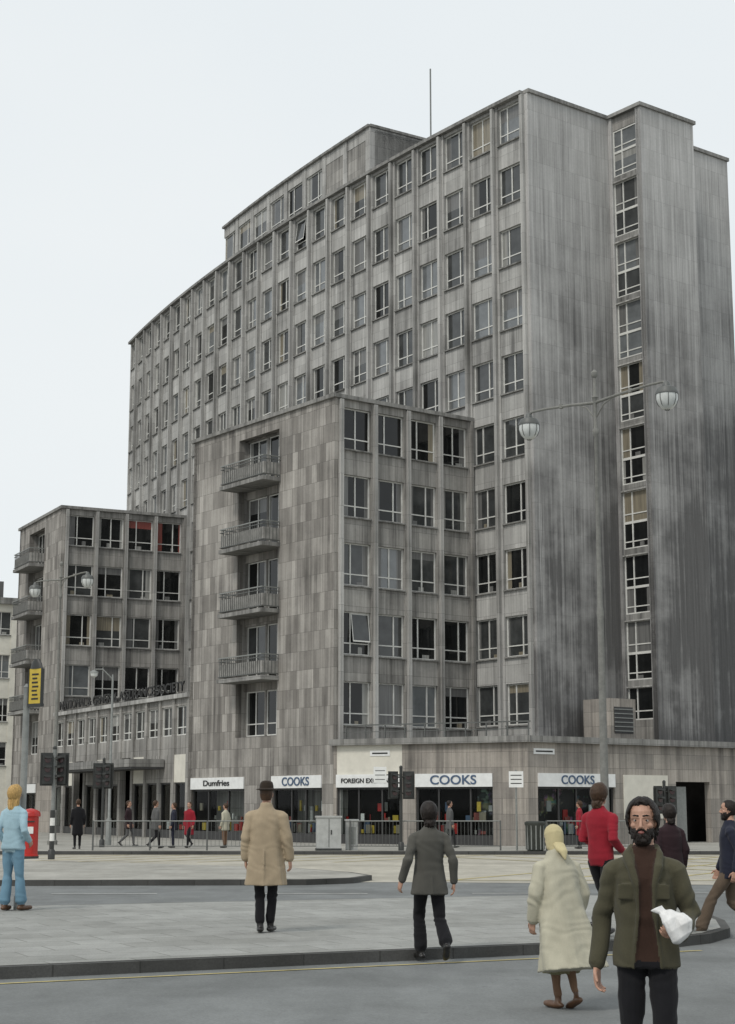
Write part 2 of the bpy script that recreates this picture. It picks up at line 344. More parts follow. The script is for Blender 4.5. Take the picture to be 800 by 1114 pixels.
fs1=wing('street_wing',P0,R,L,7.6,11.5,(4.2,7.5),9)
h=math.radians(27); R2=V2(math.cos(h),math.sin(h)); L2=V2(-math.sin(h),math.cos(h))
W0=V2(-17.9,95)
fs2=wing('far_wing',W0,R2,L2,7.6,9.2,(3.6,6.9),9.5,red=(4,4,3))
def text3d(s,p,xd,z,size,mat,name,ext=.02,width=None):
    cu=bpy.data.curves.new(name,'FONT'); cu.body=s; cu.size=size; cu.extrude=ext; cu.align_x='CENTER'; cu.align_y='CENTER'
    cu.offset=size*.012
    o=bpy.data.objects.new(name,cu); scene.collection.objects.link(o); xd=xd.normalized()
    Mx=Matrix(((xd.x,0,xd.y,p.x),(xd.y,0,-xd.x,p.y),(0,1,0,z),(0,0,0,1)))
    cu.materials.append(MATS[mat])
    if width:
        bpy.context.view_layer.update(); w=o.dimensions.x
        if w>0: Mx=Mx@Matrix.Diagonal((width/w,1,1,1))
    o.matrix_world=Mx; o.parent=office; o.matrix_parent_inverse=Matrix.Translation((0,-60,0))
    return o
def shop(mb,fr,u0,u1,rev,sign=None,ztop=2.25,col='letter_blue',depth=1.4,fascia='sign_white',nm=3,uo=0,size=.42,sw=None):
    mb.box(fr,u0,u1,-depth-.1,-depth,0,ztop,'shop_display',uo)
    mb.box(fr,u0,u1,-depth,-.12,.02,.06,'dark_interior'); mb.box(fr,u0,u1,-depth,-.3,ztop-.05,ztop,'dark_interior')
    mb.box(fr,u0,u0+.05,-depth,-.25,.06,ztop-.05,'dark_interior'); mb.box(fr,u1-.05,u1,-depth,-.25,.06,ztop-.05,'dark_interior')
    mb.box(fr,u0,u1,-.22,-.06,0,.38,'frame_dark')
    w=(u1-u0)/nm
    for i in range(nm+1):
        x=min(max(u0+i*w+(random.uniform(-.15,.15) if 0<i<nm else 0),u0+.04),u1-.04); mb.box(fr,x-.035,x+.035,-.2,-.1,.38,ztop-.08,'frame_dark')
    mb.box(fr,u0,u1,-.2,-.1,ztop-.08,ztop,'frame_dark')
    mb.pane(fr,u0,u1,-.15,.38,ztop-.08,'shop_glass')
    for i in range(int((u1-u0)*6)):
        x=random.uniform(u0+.1,u1-.35); n=random.uniform(-depth+.3,-.3); hh=random.uniform(.15,.7); z=random.choice((.42,.42,.9,1.3))
        mb.box(fr,x,x+random.uniform(.08,.3),n,n+.06,z,min(ztop-.1,z+hh*.7),random.choice(('sign_white','sign_yellow','post_red','letter_blue','cabinet_grey','curtain_tan','curtain_red','curtain_pale')))
    if fascia: mb.box(fr,u0,u1,-.1,.06,ztop+.003,ztop+.52,fascia)
    if sign:
        O,U,Nn=fr; p=O+U*((u0+u1)/2)+Nn*.075; text3d(sign,p,(-U if rev else U),ztop+.26,size,col,'fascia_lettering',.012,width=sw)
mb=MB()
for a,b in ((0,.8),(4.5,6.7),(11.2,11.5)): mb.box(fs1,a,b,-.3,0.0,0,2.8,'stone_wing')
shop(mb,fs1,.8,4.5,True,'COOKS',nm=3,uo=4,size=.5,sw=2.0)
shop(mb,fs1,6.7,11.2,True,'Dumfries',nm=3,uo=9,size=.36,col='letter_black',sw=2.2)
for a,b in ((.8,4.5),(6.7,11.2)): mb.box(fs1,a,b,-.3,-.003,2.77,2.8,'stone_base')
for a,b in ((0,3.6),(6.0,9.2)): mb.box(fs2,a,b,-.3,0,0,2.8,'stone_base')
shop(mb,fs2,3.6,6.0,True,None,nm=2)
K=V2(6.2,64.3); G=(K-P0); gl_=G.length; fg=frR(P0,G)
mb.box(fg,0,.15,-.3,0,0,3.95,'stone_base'); mb.box(fg,3.15,3.75,-.3,0.0,0,3.95,'stone_base'); mb.box(fg,7.1,gl_,-.3,0.0,0,3.95,'stone_base')
mb.box(fg,.15,3.15,-.3,-.02,2.77,3.95,'render_cream'); mb.box(fg,3.75,7.1,-.3,-.003,2.77,3.95,'stone_base')
shop(mb,fg,.15,3.15,False,'FOREIGN EXCHANGE',nm=3,uo=14,size=.26,sw=2.5,col='letter_black')
shop(mb,fg,3.75,7.1,False,'COOKS',nm=3,uo=19,size=.5,sw=2.0)
mb.box(fg,-.1,gl_+.2,-.6,.22,3.95,4.2,'stone_coping')
mb.box(fg,1.7,2.6,-.019,.005,3.5,3.72,'sign_white'); mb.box(fg,1.8,2.5,.005,.012,3.58,3.64,'letter_black')
fk=frR(K,R)
mb.box(fk,.0,.5,-.3,0.0,0,3.95,'stone_base',30); mb.box(fk,4.7,8.3,-.3,0,0,3.95,'stone_base',30); mb.box(fk,10.4,24,-.3,0,0,3.95,'stone_base',30)
mb.box(fk,.5,4.7,-.3,-.003,2.77,3.95,'stone_base',30); mb.box(fk,8.3,10.4,-.3,-.003,2.5,3.95,'stone_base',30)
shop(mb,fk,.5,4.7,False,'COOKS',nm=4,uo=27,size=.48,sw=1.8)
mb.box(fk,.3,1.4,0.0,.03,3.5,3.72,'sign_white'); mb.box(fk,.4,1.3,.03,.037,3.58,3.64,'letter_black')
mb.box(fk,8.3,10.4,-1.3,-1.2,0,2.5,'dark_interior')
mb.box(fk,8.35,9.1,-.25,-.18,.05,2.3,'iron_grey'); mb.box(fk,5.2,7.8,.0,.03,1.0,2.75,'render_cream')
mb.box(fk,-.2,24.1,-.6,.221,3.952,4.203,'stone_coping')
for w_ in (12,14.5,17):
    mb.box(fk,w_,w_+1.8,-.02,.03,2.3,2.4,'stone_coping')
pod=[P0+V2(.5,.55),K+V2(-.15,1.9),K+R*23.8+L*1.5,K+R*23.8+L*9,C+L*2+R*2,P0+R*7+L*1]
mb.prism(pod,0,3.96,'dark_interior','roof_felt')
rl=(P0,fg[1],fg[2])
mb.box(rl,.3,gl_,-.35,-.31,4.75,4.8,'iron_mid'); mb.box(rl,.3,gl_,-.35,-.32,4.48,4.51,'iron_mid')
for i in range(10): 
    x=.4+i*(gl_-.5)/9; mb.box(rl,x,x+.04,-.36,-.3,4.2,4.75,'iron_mid')
mb.box(fk,6.0,7.5,-3.0,-1.4,4.0,5.95,'stone_base'); 
mb.box(fk,6.2,7.3,-1.42,-1.37,4.5,5.6,'frame_dark')
for i in range(6): mb.box(fk,6.2,7.3,-1.40,-1.33,4.58+i*.18,4.62+i*.18,'iron_grey')
OB(mb,'podium_shops')
mb=MB(); D1=P0+L*11.5; lk=W0-D1; ll=lk.length; fl=frL(D1,lk)
n=11; bw=ll/n
for i in range(n):
    a=i*bw
    mb.box(fl,a,a+.3,-.3,.03,0,6.55,'stone_grid',a)
    mb.box(fl,a+.3,a+bw,-.3,-.05,3.9,4.8,'stone_grid',a); mb.box(fl,a+.3,a+bw,-.3,-.05,6.2,6.55,'stone_grid',a)
    window(mb,fl,a+.3,a+bw,4.8,6.2,-.2,split=.5,openp=0)
    if i not in (4,8): 
        shop(mb,fl,a+.3,a+bw,True,None,ztop=2.6,fascia=None,nm=1,uo=40+a)
        mb.box(fl,a+.3,a+bw,-.3,-.02,2.6,3.9,'stone_grid' if i%3 else 'render_cream',a)
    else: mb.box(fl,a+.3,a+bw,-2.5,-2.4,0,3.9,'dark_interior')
mb.box(fl,0.01,ll,-.5,.15,6.55,6.75,'stone_rib')
mb.box(fl,3,16,.031,1.8,3.35,3.72,'stone_coping'); mb.box(fl,3,16,.031,1.7,3.25,3.35,'frame_dark')
nrm=fl[2]
mb.prism([D1-nrm*.35,W0-nrm*.35,W0-nrm*9,D1-nrm*9],3.9,6.5,'dark_interior','roof_felt')
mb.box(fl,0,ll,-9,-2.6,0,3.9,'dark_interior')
mb.box(fl,.8,ll-.8,-.06,-.02,6.76,6.8,'frame_dark')
OB(mb,'entrance_link')
text3d('NATIONAL & GENERAL ASSURANCE SOCIETY',D1+fl[1]*(ll/2)+nrm*.0,-fl[1],7.08,.66,'letter_black','roof_lettering',.03,width=ll-1.4)
mb=MB(); mf=frR(V2(3.3,82),R); mb.box(mf,0,.06,0,.06,ZT-.4,40.1,'iron_grey'); mb.box(mf,-.1,.16,-.1,.16,ZT-.4,ZT+.1,'iron_grey'); OB(mb,'aerial_mast')
fb=empty('stone_building',(-40,130,0))
mb=MB(); O=V2(-27.6,130); fr=frR(O-R2*30,R2)
for i in range(13):
    f=(fr[0]+fr[1]*(i*2.3),fr[1],fr[2]); bay(mb,f,2.3,3.6,17.2,0,4,3.4,1.1,'render_cream',i*3,rib=False,sill=.9,wh=1.9,zb=0)
mb.box(fr,-.1,30,-.6,.3,17.2,17.7,'stone_coping')
mb.prism([fr[0]-fr[2]*.33,fr[0]+fr[1]*29.8-fr[2]*.33,fr[0]+fr[1]*29.8-fr[2]*14,fr[0]-fr[2]*14],0,17,'render_cream','roof_felt')
mb.prism([fr[0]-fr[2]*1.5,fr[0]+fr[1]*29-fr[2]*1.5,fr[0]+fr[1]*29-fr[2]*12,fr[0]-fr[2]*12],17,19.2,'roof_felt')
o=mb.build('walls'); o.parent=fb; o.matrix_parent_inverse=Matrix.Translation((40,-130,0))
# ------------------------------------------------------------------ ground
def sheet(name,poly,z,mat,z0=None,kerb=None):
    mb=MB(); poly=[V2(*p) for p in poly]
    mb.face([(p.x,p.y,z) for p in poly],mat,[(p.x,p.y) for p in poly])
    if z0 is not None:
        n=len(poly)
        for i in range(n):
            a=poly[i];b=poly[(i+1)%n]
            mb.face([(a.x,a.y,z0),(b.x,b.y,z0),(b.x,b.y,z),(a.x,a.y,z)],kerb or mat,[(0,0)]*4)
    return mb.build(name)
sheet('ground',[(-900,-300),(900,-300),(900,1500),(-900,1500)],-.13,'terrain')
sheet('road',[(-150,-60),(150,-60),(150,57.1),(-150,57.1)],-.12,'asphalt')
sheet('junction_surface',[(-120,36.5),(1.5,36.9),(20,33),(120,33),(120,57.05),(-120,57.05)],-.116,'asphalt_pale')
near=[(-40,-1.1),(-20,8.57),(-3.58,16.53),(1.93,19.2),(3.6,20.1),(4.2,20.75),(4.65,21.7),(4.9,23.2),(4.95,25),(4.8,27.5),(4.4,29.2),(3.6,29.8),(-5.8,26.3),(-40,13)]
def inset(poly,d):
    n=len(poly); out=[]
    for i in range(n):
        a=V2(*poly[i-1]);b=V2(*poly[i]);c=V2(*poly[(i+1)%n]); t=((b-a).normalized()+(c-b).normalized()).normalized(); out.append(tuple(b+V2(-t.y,t.x)*d))
    return out
def island(name,poly,mat):
    e=empty(name,(poly[2][0],poly[2][1],0)); a=sheet('kerb',poly,-.004,'kerb_stone',-.13,'kerb_stone'); b=sheet('slabs',inset(poly,.12),0,mat)
    for o in (a,b): o.parent=e; o.matrix_parent_inverse=Matrix.Translation((-poly[2][0],-poly[2][1],0))
island('pavement',near,'paving')
island('traffic_island',[(-60,33.5),(-8,35.2),(-1.3,35.6),(-.3,36.4),(.1,37.8),(-.4,39.6),(-2,42.5),(-9,47.5),(-60,52)],'paving_far')
island('pavement',[(-120,57.2),(-9,57.2),(12,57.2),(17,59),(60,92),(120,140),(120,260),(-120,260)],'paving_far')
def stripe(mb,a,b,w,z,mat):
    a=V2(*a);b=V2(*b);d=(b-a).normalized(); n=V2(-d.y,d.x)*w/2
    mb.face([(p.x,p.y,z) for p in (a-n,b-n,b+n,a+n)],mat,[(0,0)]*4)
mb=MB()
off=V2(.436,-.9)*.42
ln=[V2(-20,8.57),V2(-3.58,16.53),V2(1.93,19.2),V2(3.7,20.1)]
for i in range(3): stripe(mb,tuple(ln[i]+off),tuple(ln[i+1]+off),.07,-.114,'line_yellow')
for i in range(14):
    x=2+i*2.2; stripe(mb,(x,38),(x+10,55.5),.14,-.110,'line_yellow'); stripe(mb,(x+10,38),(x,55.5),.14,-.106,'line_yellow')
for i in range(7):
    x=-13+i*2.0; stripe(mb,(x,49.5),(x+5,56.5),.14,-.110,'line_yellow')
stripe(mb,(1.0,37.6),(33,37.6),.15,-.102,'line_yellow'); stripe(mb,(-20,56.4),(20,56.4),.12,-.102,'line_yellow')
for i in range(8): stripe(mb,(-14+i*4,31.8+i*.1),(-12+i*4,31.85+i*.1),.12,-.112,'line_white')
mb.build('road_markings')
# ------------------------------------------------------------------ generic parts
def loft(rings,n=20,p=2.0,jit=0,folds=None):
    vs=[];fs=[]
    for k,(c,a,b) in enumerate(rings):
        for i in range(n):
            t=2*math.pi*i/n; ct,st=math.cos(t),math.sin(t); r=1.0
            if p!=2: r=(abs(ct)**p+abs(st)**p)**(-1/p)
            if jit: r*=1+random.uniform(-jit,jit)
            if folds: r*=1+folds[0]*(k/(len(rings)-1) if folds[2] else 1-k/(len(rings)-1))*math.sin(folds[1]*t+.7*k)
            vs.append(c+a*ct*r+b*st*r)
    m=len(rings)
    for k in range(m-1):
        for i in range(n):
            j=(i+1)%n; fs.append((k*n+i,k*n+j,(k+1)*n+j,(k+1)*n+i))
    fs.append(tuple(reversed(range(n)))); fs.append(tuple(range((m-1)*n,m*n)))
    return vs,fs
def vr(rs,**k):
    return loft([(V((r[1],r[2],r[0])),V((r[3],0,0)),V((0,r[4],0))) for r in rs],**k)
def tube(pts,rads,n=12,flat=1.0,ref=None,cap=True):
    pts=[V(p) for p in pts]; d=pts[-1]-pts[0]
    ref=ref or (V((0,1,0)) if abs(d.normalized().z)>.7 else V((0,0,1)))
    if cap:
        t0=(pts[0]-pts[1]).normalized(); t1=(pts[-1]-pts[-2]).normalized()
        pts=[pts[0]+t0*rads[0]*.6]+pts+[pts[-1]+t1*rads[-1]*.6]; rads=[rads[0]*.6]+list(rads)+[rads[-1]*.6]
    rings=[]
    for i,p in enumerate(pts):
        t=(pts[min(i+1,len(pts)-1)]-pts[max(i-1,0)]).normalized(); a=t.cross(ref).normalized(); b=a.cross(t)
        rings.append((p,a*rads[i],b*rads[i]*flat))
    return loft(rings,n)
def ell(c,rx,ry,rz,n=14):
    rs=[]
    for i in range(9):
        t=-math.pi/2+math.pi*(i+.3)/8.6; rs.append((c[2]+rz*math.sin(t),c[0],c[1],rx*math.cos(t),ry*math.cos(t)))
    return vr(rs,n=n)
def xf(part,M): return ([M@V(v) for v in part[0]],part[1])
def cyl(p0,p1,r0,r1=None,n=14): return tube([p0,p1],[r0,r1 if r1 else r0],n,cap=False)
def bx(x0,x1,y0,y1,z0,z1):
    vs=[V((x,y,z)) for z in (z0,z1) for x,y in ((x0,y0),(x1,y0),(x1,y1),(x0,y1))]
    return vs,[(3,2,1,0),(4,5,6,7),(0,1,5,4),(1,2,6,5),(2,3,7,6),(3,0,4,7)]
def lathe(prof,c=(0,0,0),n=18): return vr([(c[2]+z,c[0],c[1],r,r) for z,r in prof],n=n)
def meshparts(name,parts,smooth=True):
    vs=[];fs=[];ms=[]
    for (v,f),m in parts:
        o=len(vs); vs+=[tuple(x) for x in v]; fs+=[tuple(i+o for i in q) for q in f]; ms+=[m]*len(f)
    me=bpy.data.meshes.new(name); me.from_pydata(vs,[],fs); names=sorted(set(ms))
    for x in names: me.materials.append(MATS[x])
    me.polygons.foreach_set('material_index',[names.index(x) for x in ms])
    if smooth:
        for pl in me.polygons: pl.use_smooth=len(pl.vertices)==4
    me.update(); return me
def obj(name,parts,loc=(0,0,0),yaw=0,smooth=True):
    o=bpy.data.objects.new(name,meshparts(name,parts,smooth)); o.location=loc; o.rotation_euler=(0,0,yaw); scene.collection.objects.link(o)
    if smooth:
        md=o.modifiers.new('es','EDGE_SPLIT'); md.split_angle=math.radians(40)
    return o
def lamp(loc,yaw,arm=2.0,h=10.4,r=.085):
    P=[]
    P.append((lathe([(0,.2),(.15,.2),(.2,.15),(1.2,.13),(1.3,.15),(1.36,r*1.1),(h*.55,r*.8),(h*.56,r*.95),(h*.575,r*.7),(h-.6,r*.5),(h-.55,r*.85),(h-.45,r*.85),(h-.4,r*.5),(h+.25,r*.5),(h+.3,r*.9),(h+.36,r*.5),(h+.75,r*.4),(h+.8,r*.9),(h+.88,r*.9),(h+.95,.01)]),'concrete_post'))
    for sg in (-1,1):
        P.append((tube([(0,0,h+.18),(sg*arm*.35,0,h+.25),(sg*arm*.75,0,h+.3),(sg*arm*.95,0,h+.3),(sg*arm,0,h+.24)],[.038,.033,.03,.028,.028],8),'concrete_post'))
        P.append((tube([(0,0,h-.2),(sg*arm*.12,0,h+.1),(sg*arm*.28,0,h+.24)],[.018,.018,.018],6),'concrete_post'))
        P.append((lathe([(-.05,.045),(.05,.045)],(sg*arm*.5,0,h+.275)),'concrete_post'))
        c=(sg*arm,0,h-.12)
        P.append((lathe([(.42,.03),(.38,.07),(.3,.09),(.26,.2),(.16,.25),(.12,.25)],c),'iron_mid'))
        P.append((lathe([(.118,.235),(.0,.235),(-.12,.19),(-.2,.11),(-.23,.03)],c),'lamp_glass'))
        for j in range(8):
            a=j*math.pi/4; P.append((tube([(c[0]+.24*math.cos(a),.24*math.sin(a),c[2]+.12),(c[0]+.24*math.cos(a),.24*math.sin(a),c[2]),(c[0]+.195*math.cos(a),.195*math.sin(a),c[2]-.12),(c[0]+.03*math.cos(a),.03*math.sin(a),c[2]-.235)],[.008]*4,5),'iron_mid'))
    return obj('street_lamp',P,loc,yaw)
a=V2(6.47-3.78,34.55-37.5); lamp((5.12,36,-.12),math.atan2(a.y,a.x),a.length/2)
a=V2(2.7,-3.1); lamp((-12.5,66.5,0),math.atan2(a.y,a.x),a.length/2)
P=[(lathe([(0,.12),(1,.1),(1.05,.06),(6.6,.04),(6.7,.02)]),'iron_grey'),(tube([(0,0,6.5),(-.4,0,6.9),(-.7,0,6.9)],[.03,.025,.025],8),'iron_grey'),(lathe([(.12,.05),(.05,.16),(0,.18)],(-.75,0,6.75)),'iron_grey'),(lathe([(-.002,.16),(-.12,.13),(-.18,.03)],(-.75,0,6.75)),'lamp_glass')]
obj('street_lamp',P,(-10.2,66.0,0))
def head(x,y,z,P,yaw=0):
    M=Matrix.Translation((x,y,z))@Matrix.Rotation(yaw,4,'Z')
    P.append((xf(bx(-.14,.14,-.1,.1,0,.85),M),'iron_dark'))
    P.append((xf(bx(-.2,.2,-.0,.02,-.05,.9),M),'iron_dark'))
    for k in range(3):
        c=(0,-.1,.16+k*.27)
        P.append((xf(tube([(0,-.1,c[2]),(0,-.12,c[2])],[.09,.09],14,cap=False),M),'lens_dark'))
        P.append((xf(tube([(0,-.1,c[2]+.06),(0,-.27,c[2]+.07)],[.1,.1],14,flat=.35,cap=False),M),'iron_dark'))
def signal(loc,yaw,hs,h=2.2,striped=False,plate=None):
    P=[(cyl((0,0,0),(0,0,h+1.0),.055),'iron_dark' if not striped else 'iron_grey')]
    P.append((lathe([(0,.1),(.25,.1),(.3,.06)]),'iron_dark'))
    if striped:
        for k in range(5): P.append((cyl((0,0,.3+k*.22),(0,0,.3+(k+1)*.22),.07),'paint_white' if k%2 else 'iron_dark'))
    P.append((lathe([(h+1.0,.06),(h+1.06,.06),(h+1.1,.02)]),'iron_dark'))
    for (x,y,w) in hs:
        head(x,y,h,P,w); P.append((tube([(0,0,h+.7),(x,y,h+.7)],[.025,.025],8),'iron_dark')); P.append((tube([(0,0,h+.15),(x,y,h+.15)],[.025,.025],8),'iron_dark'))
    if plate: 
        px,pz,pw,ph=plate; P.append((bx(px-pw/2,px+pw/2,-.1,-.08,pz,pz+ph),'sign_white'))
        for r_ in range(3): P.append((bx(px-pw*.38,px+pw*.38,-.105,-.101,pz+ph*(.2+.27*r_),pz+ph*(.24+.27*r_)),'letter_black'))
        P.append((tube([(0,0,pz+ph/2),(px,-.07,pz+ph/2)],[.02,.02],8),'iron_dark'))
    return obj('traffic_light',P,loc,yaw)
signal((-9.15,48.6,-.0),.2,[(-.2,-.05,.1),(.25,.05,-.6)],2.15,striped=True)
signal((-9.9,62.5,0),-.3,[(-.22,0,.5),(.22,0,-.3)],2.2)
signal((1.16,57.8,0),.15,[(-.27,0,.4),(.27,0,-.2)],1.8,plate=(-.75,2.3,.45,.55))
signal((10.3,57.9,0),.4,[(-.25,0,.2),(.28,0,-.2)],1.3)
obj('street_sign',[(cyl((0,0,0),(0,0,2.75),.035),'iron_grey'),(bx(-.25,.25,-.06,-.04,2.15,2.7),'sign_white')]+[(bx(-.19,.19,-.066,-.061,2.27+.14*r,2.3+.14*r),'letter_black') for r in range(3)],(5.15,57.8,0),0)
P=[(lathe([(0,.085),(.2,.085),(.25,.052),(3.0,.048),(3.3,.045),(3.33,.055),(3.38,.02)]),'iron_grey'),
   (bx(.07,.32,-.025,.025,3.07,3.6),'sign_yellow'),(vr([(3.6,.195,0,.14,.035),(3.68,.195,0,.11,.035),(3.75,.195,0,.045,.03)],n=12),'iron_dark'),
   (bx(.05,.34,-.035,.035,3.02,3.07),'iron_dark'),(bx(.055,.07,-.03,.03,3.07,3.6),'iron_dark'),(bx(.32,.335,-.03,.03,3.07,3.6),'iron_dark')]
for k in range(7): P.append((bx(.13+.01*(k%2),.27-.015*(k%3),-.031,-.026,3.13+k*.062,3.155+k*.062),'letter_black'))
P.append((tube([(0,0,3.25),(.06,0,3.25)],[.02,.02],6),'iron_dark'))
obj('bus_stop_sign',P,(-5.22,25.3,0),math.radians(-35))
obj('post_box',[(lathe([(0,.27),(.1,.27),(.12,.24),(1.2,.24),(1.22,.29),(1.3,.29),(1.36,.26),(1.42,.15),(1.45,.02)],n=28),'post_red'),(bx(-.12,.12,-.26,-.235,1.05,1.09),'iron_dark'),(bx(-.09,.09,-.255,-.238,.72,.92),'sign_white'),(lathe([(-.002,.275),(.07,.275)],n=28),'iron_dark')],(-9.95,49.4,0),.2)
P=[]
def rail(x0,x1,y0,y1):
    n=max(1,round(math.hypot(x1-x0,y1-y0)/2))
    for i in range(n+1):
        t=i/n; x=x0+(x1-x0)*t; y=y0+(y1-y0)*t; P.append((cyl((x,y,0),(x,y,1.02),.03,n=8),'iron_mid'))
        if i<n:
            X=x+(x1-x0)/n; Y=y+(y1-y0)/n
            P.append((cyl((x,y,1.0),(X,Y,1.0),.022,n=6),'iron_grey')); P.append((cyl((x,y,.15),(X,Y,.15),.018,n=6),'iron_mid'))
            for k in range(1,14):
                q=k/14; P.append((cyl((x+(X-x)*q,y+(Y-y)*q,.15),(x+(X-x)*q,y+(Y-y)*q,1.0),.007,n=5),'iron_mid'))
rail(-9.5,-1.6,58,58); rail(-.6,4.6,58,58); rail(6.2,9.8,58,58)
obj('guard_railing',P)
obj('litter_bin',[(lathe([(0,.27),(.05,.3),(.85,.33),(.9,.36),(.96,.36),(1.0,.3)],n=20),'bin_dark')]+[(bx(-.02+.31*math.cos(a),.02+.31*math.cos(a),-.02+.31*math.sin(a),.02+.31*math.sin(a),.05,.9),'iron_grey') for a in [i*math.pi/6 for i in range(12)]],(5.75,57.5,0))
P=[(bx(-.42,.42,-.25,.25,.08,1.12),'cabinet_grey'),(bx(-.45,.45,-.28,.28,1.12,1.18),'cabinet_grey'),(bx(-.44,.44,-.27,.27,0,.08),'iron_dark'),(bx(-.01,.01,-.256,-.252,.12,1.08),'iron_dark'),(bx(.06,.1,-.27,-.252,.55,.7),'iron_dark')]
obj('utility_cabinet',P,(-1.35,57.9,0),.1,False)
obj('utility_cabinet',[(bx(-.2,.2,-.2,.2,.0,1.0),'cabinet_grey'),(bx(-.23,.23,-.23,.23,1.0,1.06),'cabinet_grey'),(bx(-.12,.12,-.206,-.202,.2,.8),'iron_grey')],(-.55,58.3,0),.1,False)
# ------------------------------------------------------------------ people
def cloth(name,c,var=.12,rough=.9,fine=160):
    m,nt,b=newmat(name); tc=N(nt,'ShaderNodeTexCoord'); o=tc.outputs['Object']; n=noise_n(nt,o,3,4,.6,(1,1,.5)); f=noise_n(nt,o,fine,3,.6)
    col=ramp(nt,n,.35,.65,tuple(x*(1-var) for x in c)+(1,),tuple(x*(1+var) for x in c)+(1,))
    col=mixc(nt,.4,col,ramp(nt,f,.3,.7,(.6,.6,.6,1),(1,1,1,1)),'MULTIPLY')
    nt.links.new(col,b.inputs['Base Color']); b.inputs['Roughness'].default_value=rough; b.inputs['Specular IOR Level'].default_value=.15
    b.inputs['Sheen Weight'].default_value=.08
    bump(nt,b,f,.25,.004)
for nm,c in dict(coat_tan=(.36,.29,.20),tweed=(.085,.083,.073),trouser_black=(.012,.012,.014),coat_cream=(.43,.41,.32),scarf_gold=(.55,.48,.28),jacket_olive=(.075,.07,.045),sweater_brown=(.045,.025,.018),
    sweater_red=(.27,.018,.03),maroon=(.03,.017,.02),navy=(.022,.025,.04),trouser_brown=(.12,.09,.065),jeans_blue=(.15,.27,.36),vest_blue=(.34,.49,.56),shirt_white=(.6,.6,.57),skirt_olive=(.2,.19,.11),stocking=(.18,.11,.07),
    hat_brown=(.035,.026,.02),grey_suit=(.1,.1,.1)).items(): cloth(nm,c)
def hairm(name,c):
    m,nt,b=newmat(name); tc=N(nt,'ShaderNodeTexCoord'); n=noise_n(nt,tc.outputs['Object'],60,5,.75,(1,1,.3))
    nt.links.new(ramp(nt,n,.3,.7,tuple(x*.5 for x in c)+(1,),tuple(x*1.5 for x in c)+(1,)),b.inputs['Base Color']); b.inputs['Roughness'].default_value=.5; b.inputs['Specular IOR Level'].default_value=.25; bump(nt,b,n,.6,.01)
hairm('hair_black',(.014,.010,.008)); hairm('hair_brown',(.05,.028,.016)); hairm('hair_blonde',(.42,.27,.1))
simple('skin',(.42,.245,.175),.5,.35,.10,14,.05); simple('lips',(.27,.10,.085),.5,.4,.05,14,0); simple('eye_white',(.42,.38,.35),.3,.5,0,5,0); simple('eye_iris',(.02,.013,.01),.2,.5,0,5,0)
simple('shoe_black',(.012,.011,.01),.35,.5,.2,10,.1); simple('shoe_brown',(.1,.05,.025),.45,.5,.2,10,.1); simple('bag_white',(.68,.68,.67),.45,.4,.1,14,.3,bd=.02)
def fuse(name,parts,vox,sm=2,paint=None,disp=None):
    me=meshparts('tmp_'+name,parts,False); ob=bpy.data.objects.new('tmp',me); scene.collection.objects.link(ob)
    src_names=[m.name for m in me.materials]; srcm=[src_names[p.material_index] for p in me.polygons]
    vs=[v.co.copy() for v in me.vertices]; fs=[tuple(p.vertices) for p in me.polygons]
    bv=BVHTree.FromPolygons(vs,fs)
    md=ob.modifiers.new('r','REMESH'); md.mode='VOXEL'; md.voxel_size=vox; md.adaptivity=0
    if sm: m2=ob.modifiers.new('s','SMOOTH'); m2.factor=.5; m2.iterations=sm
    dg=bpy.context.evaluated_depsgraph_get(); out=bpy.data.meshes.new_from_object(ob.evaluated_get(dg)); bpy.data.objects.remove(ob)
    out.materials.clear(); names=[]; idx=[]
    for p in out.polygons:
        r=bv.find_nearest(p.center); m=srcm[r[2]] if r[2] is not None else srcm[0]
        if paint:
            q=paint(p.center,p.normal,m); m=q or m
        if m not in names: names.append(m)
        idx.append(names.index(m))
    if disp:
        amp,off,joints=disp; nn=[v.normal.copy() for v in out.vertices]
        for v,nr in zip(out.vertices,nn):
            c=v.co; g=.4
            for (j,r) in joints:
                g=max(g,1.5*math.exp(-((c-j).length/r)**2))
            w=noise.noise(V((c.x*3+off,c.y*3,c.z*5)))
            t=c.z*9+c.x*5+2.5*w+off
            rdg=(math.sin(t*2.2)*.5+math.sin(t*4.1+3*w))*.5
            soft=noise.noise(V((c.x*9,c.y*9+off,c.z*7)))
            v.co=c+nr*amp*(rdg*g*.8+soft*.6)
    for x in names: out.materials.append(MATS[x])
    out.polygons.foreach_set('material_index',idx); out.polygons.foreach_set('use_smooth',[True]*len(idx)); out.name=name; out.update()
    return out
SK=[(-.118,.05,.016,.014),(-.108,.047,.034,.030),(-.09,.036,.048,.052),(-.062,.018,.0585,.073),(-.03,.005,.066,.086),(0,0,.0705,.094),(.03,-.003,.0745,.098),(.06,-.005,.073,.097),(.085,-.008,.062,.083),(.105,-.01,.041,.056),(.116,-.01,.015,.02)]
def sp(e,ph,r):
    return V((r*.077*math.cos(e)*math.sin(ph), r*.1*math.cos(e)*math.cos(ph)-.008, r*.108*math.sin(e)+.008))
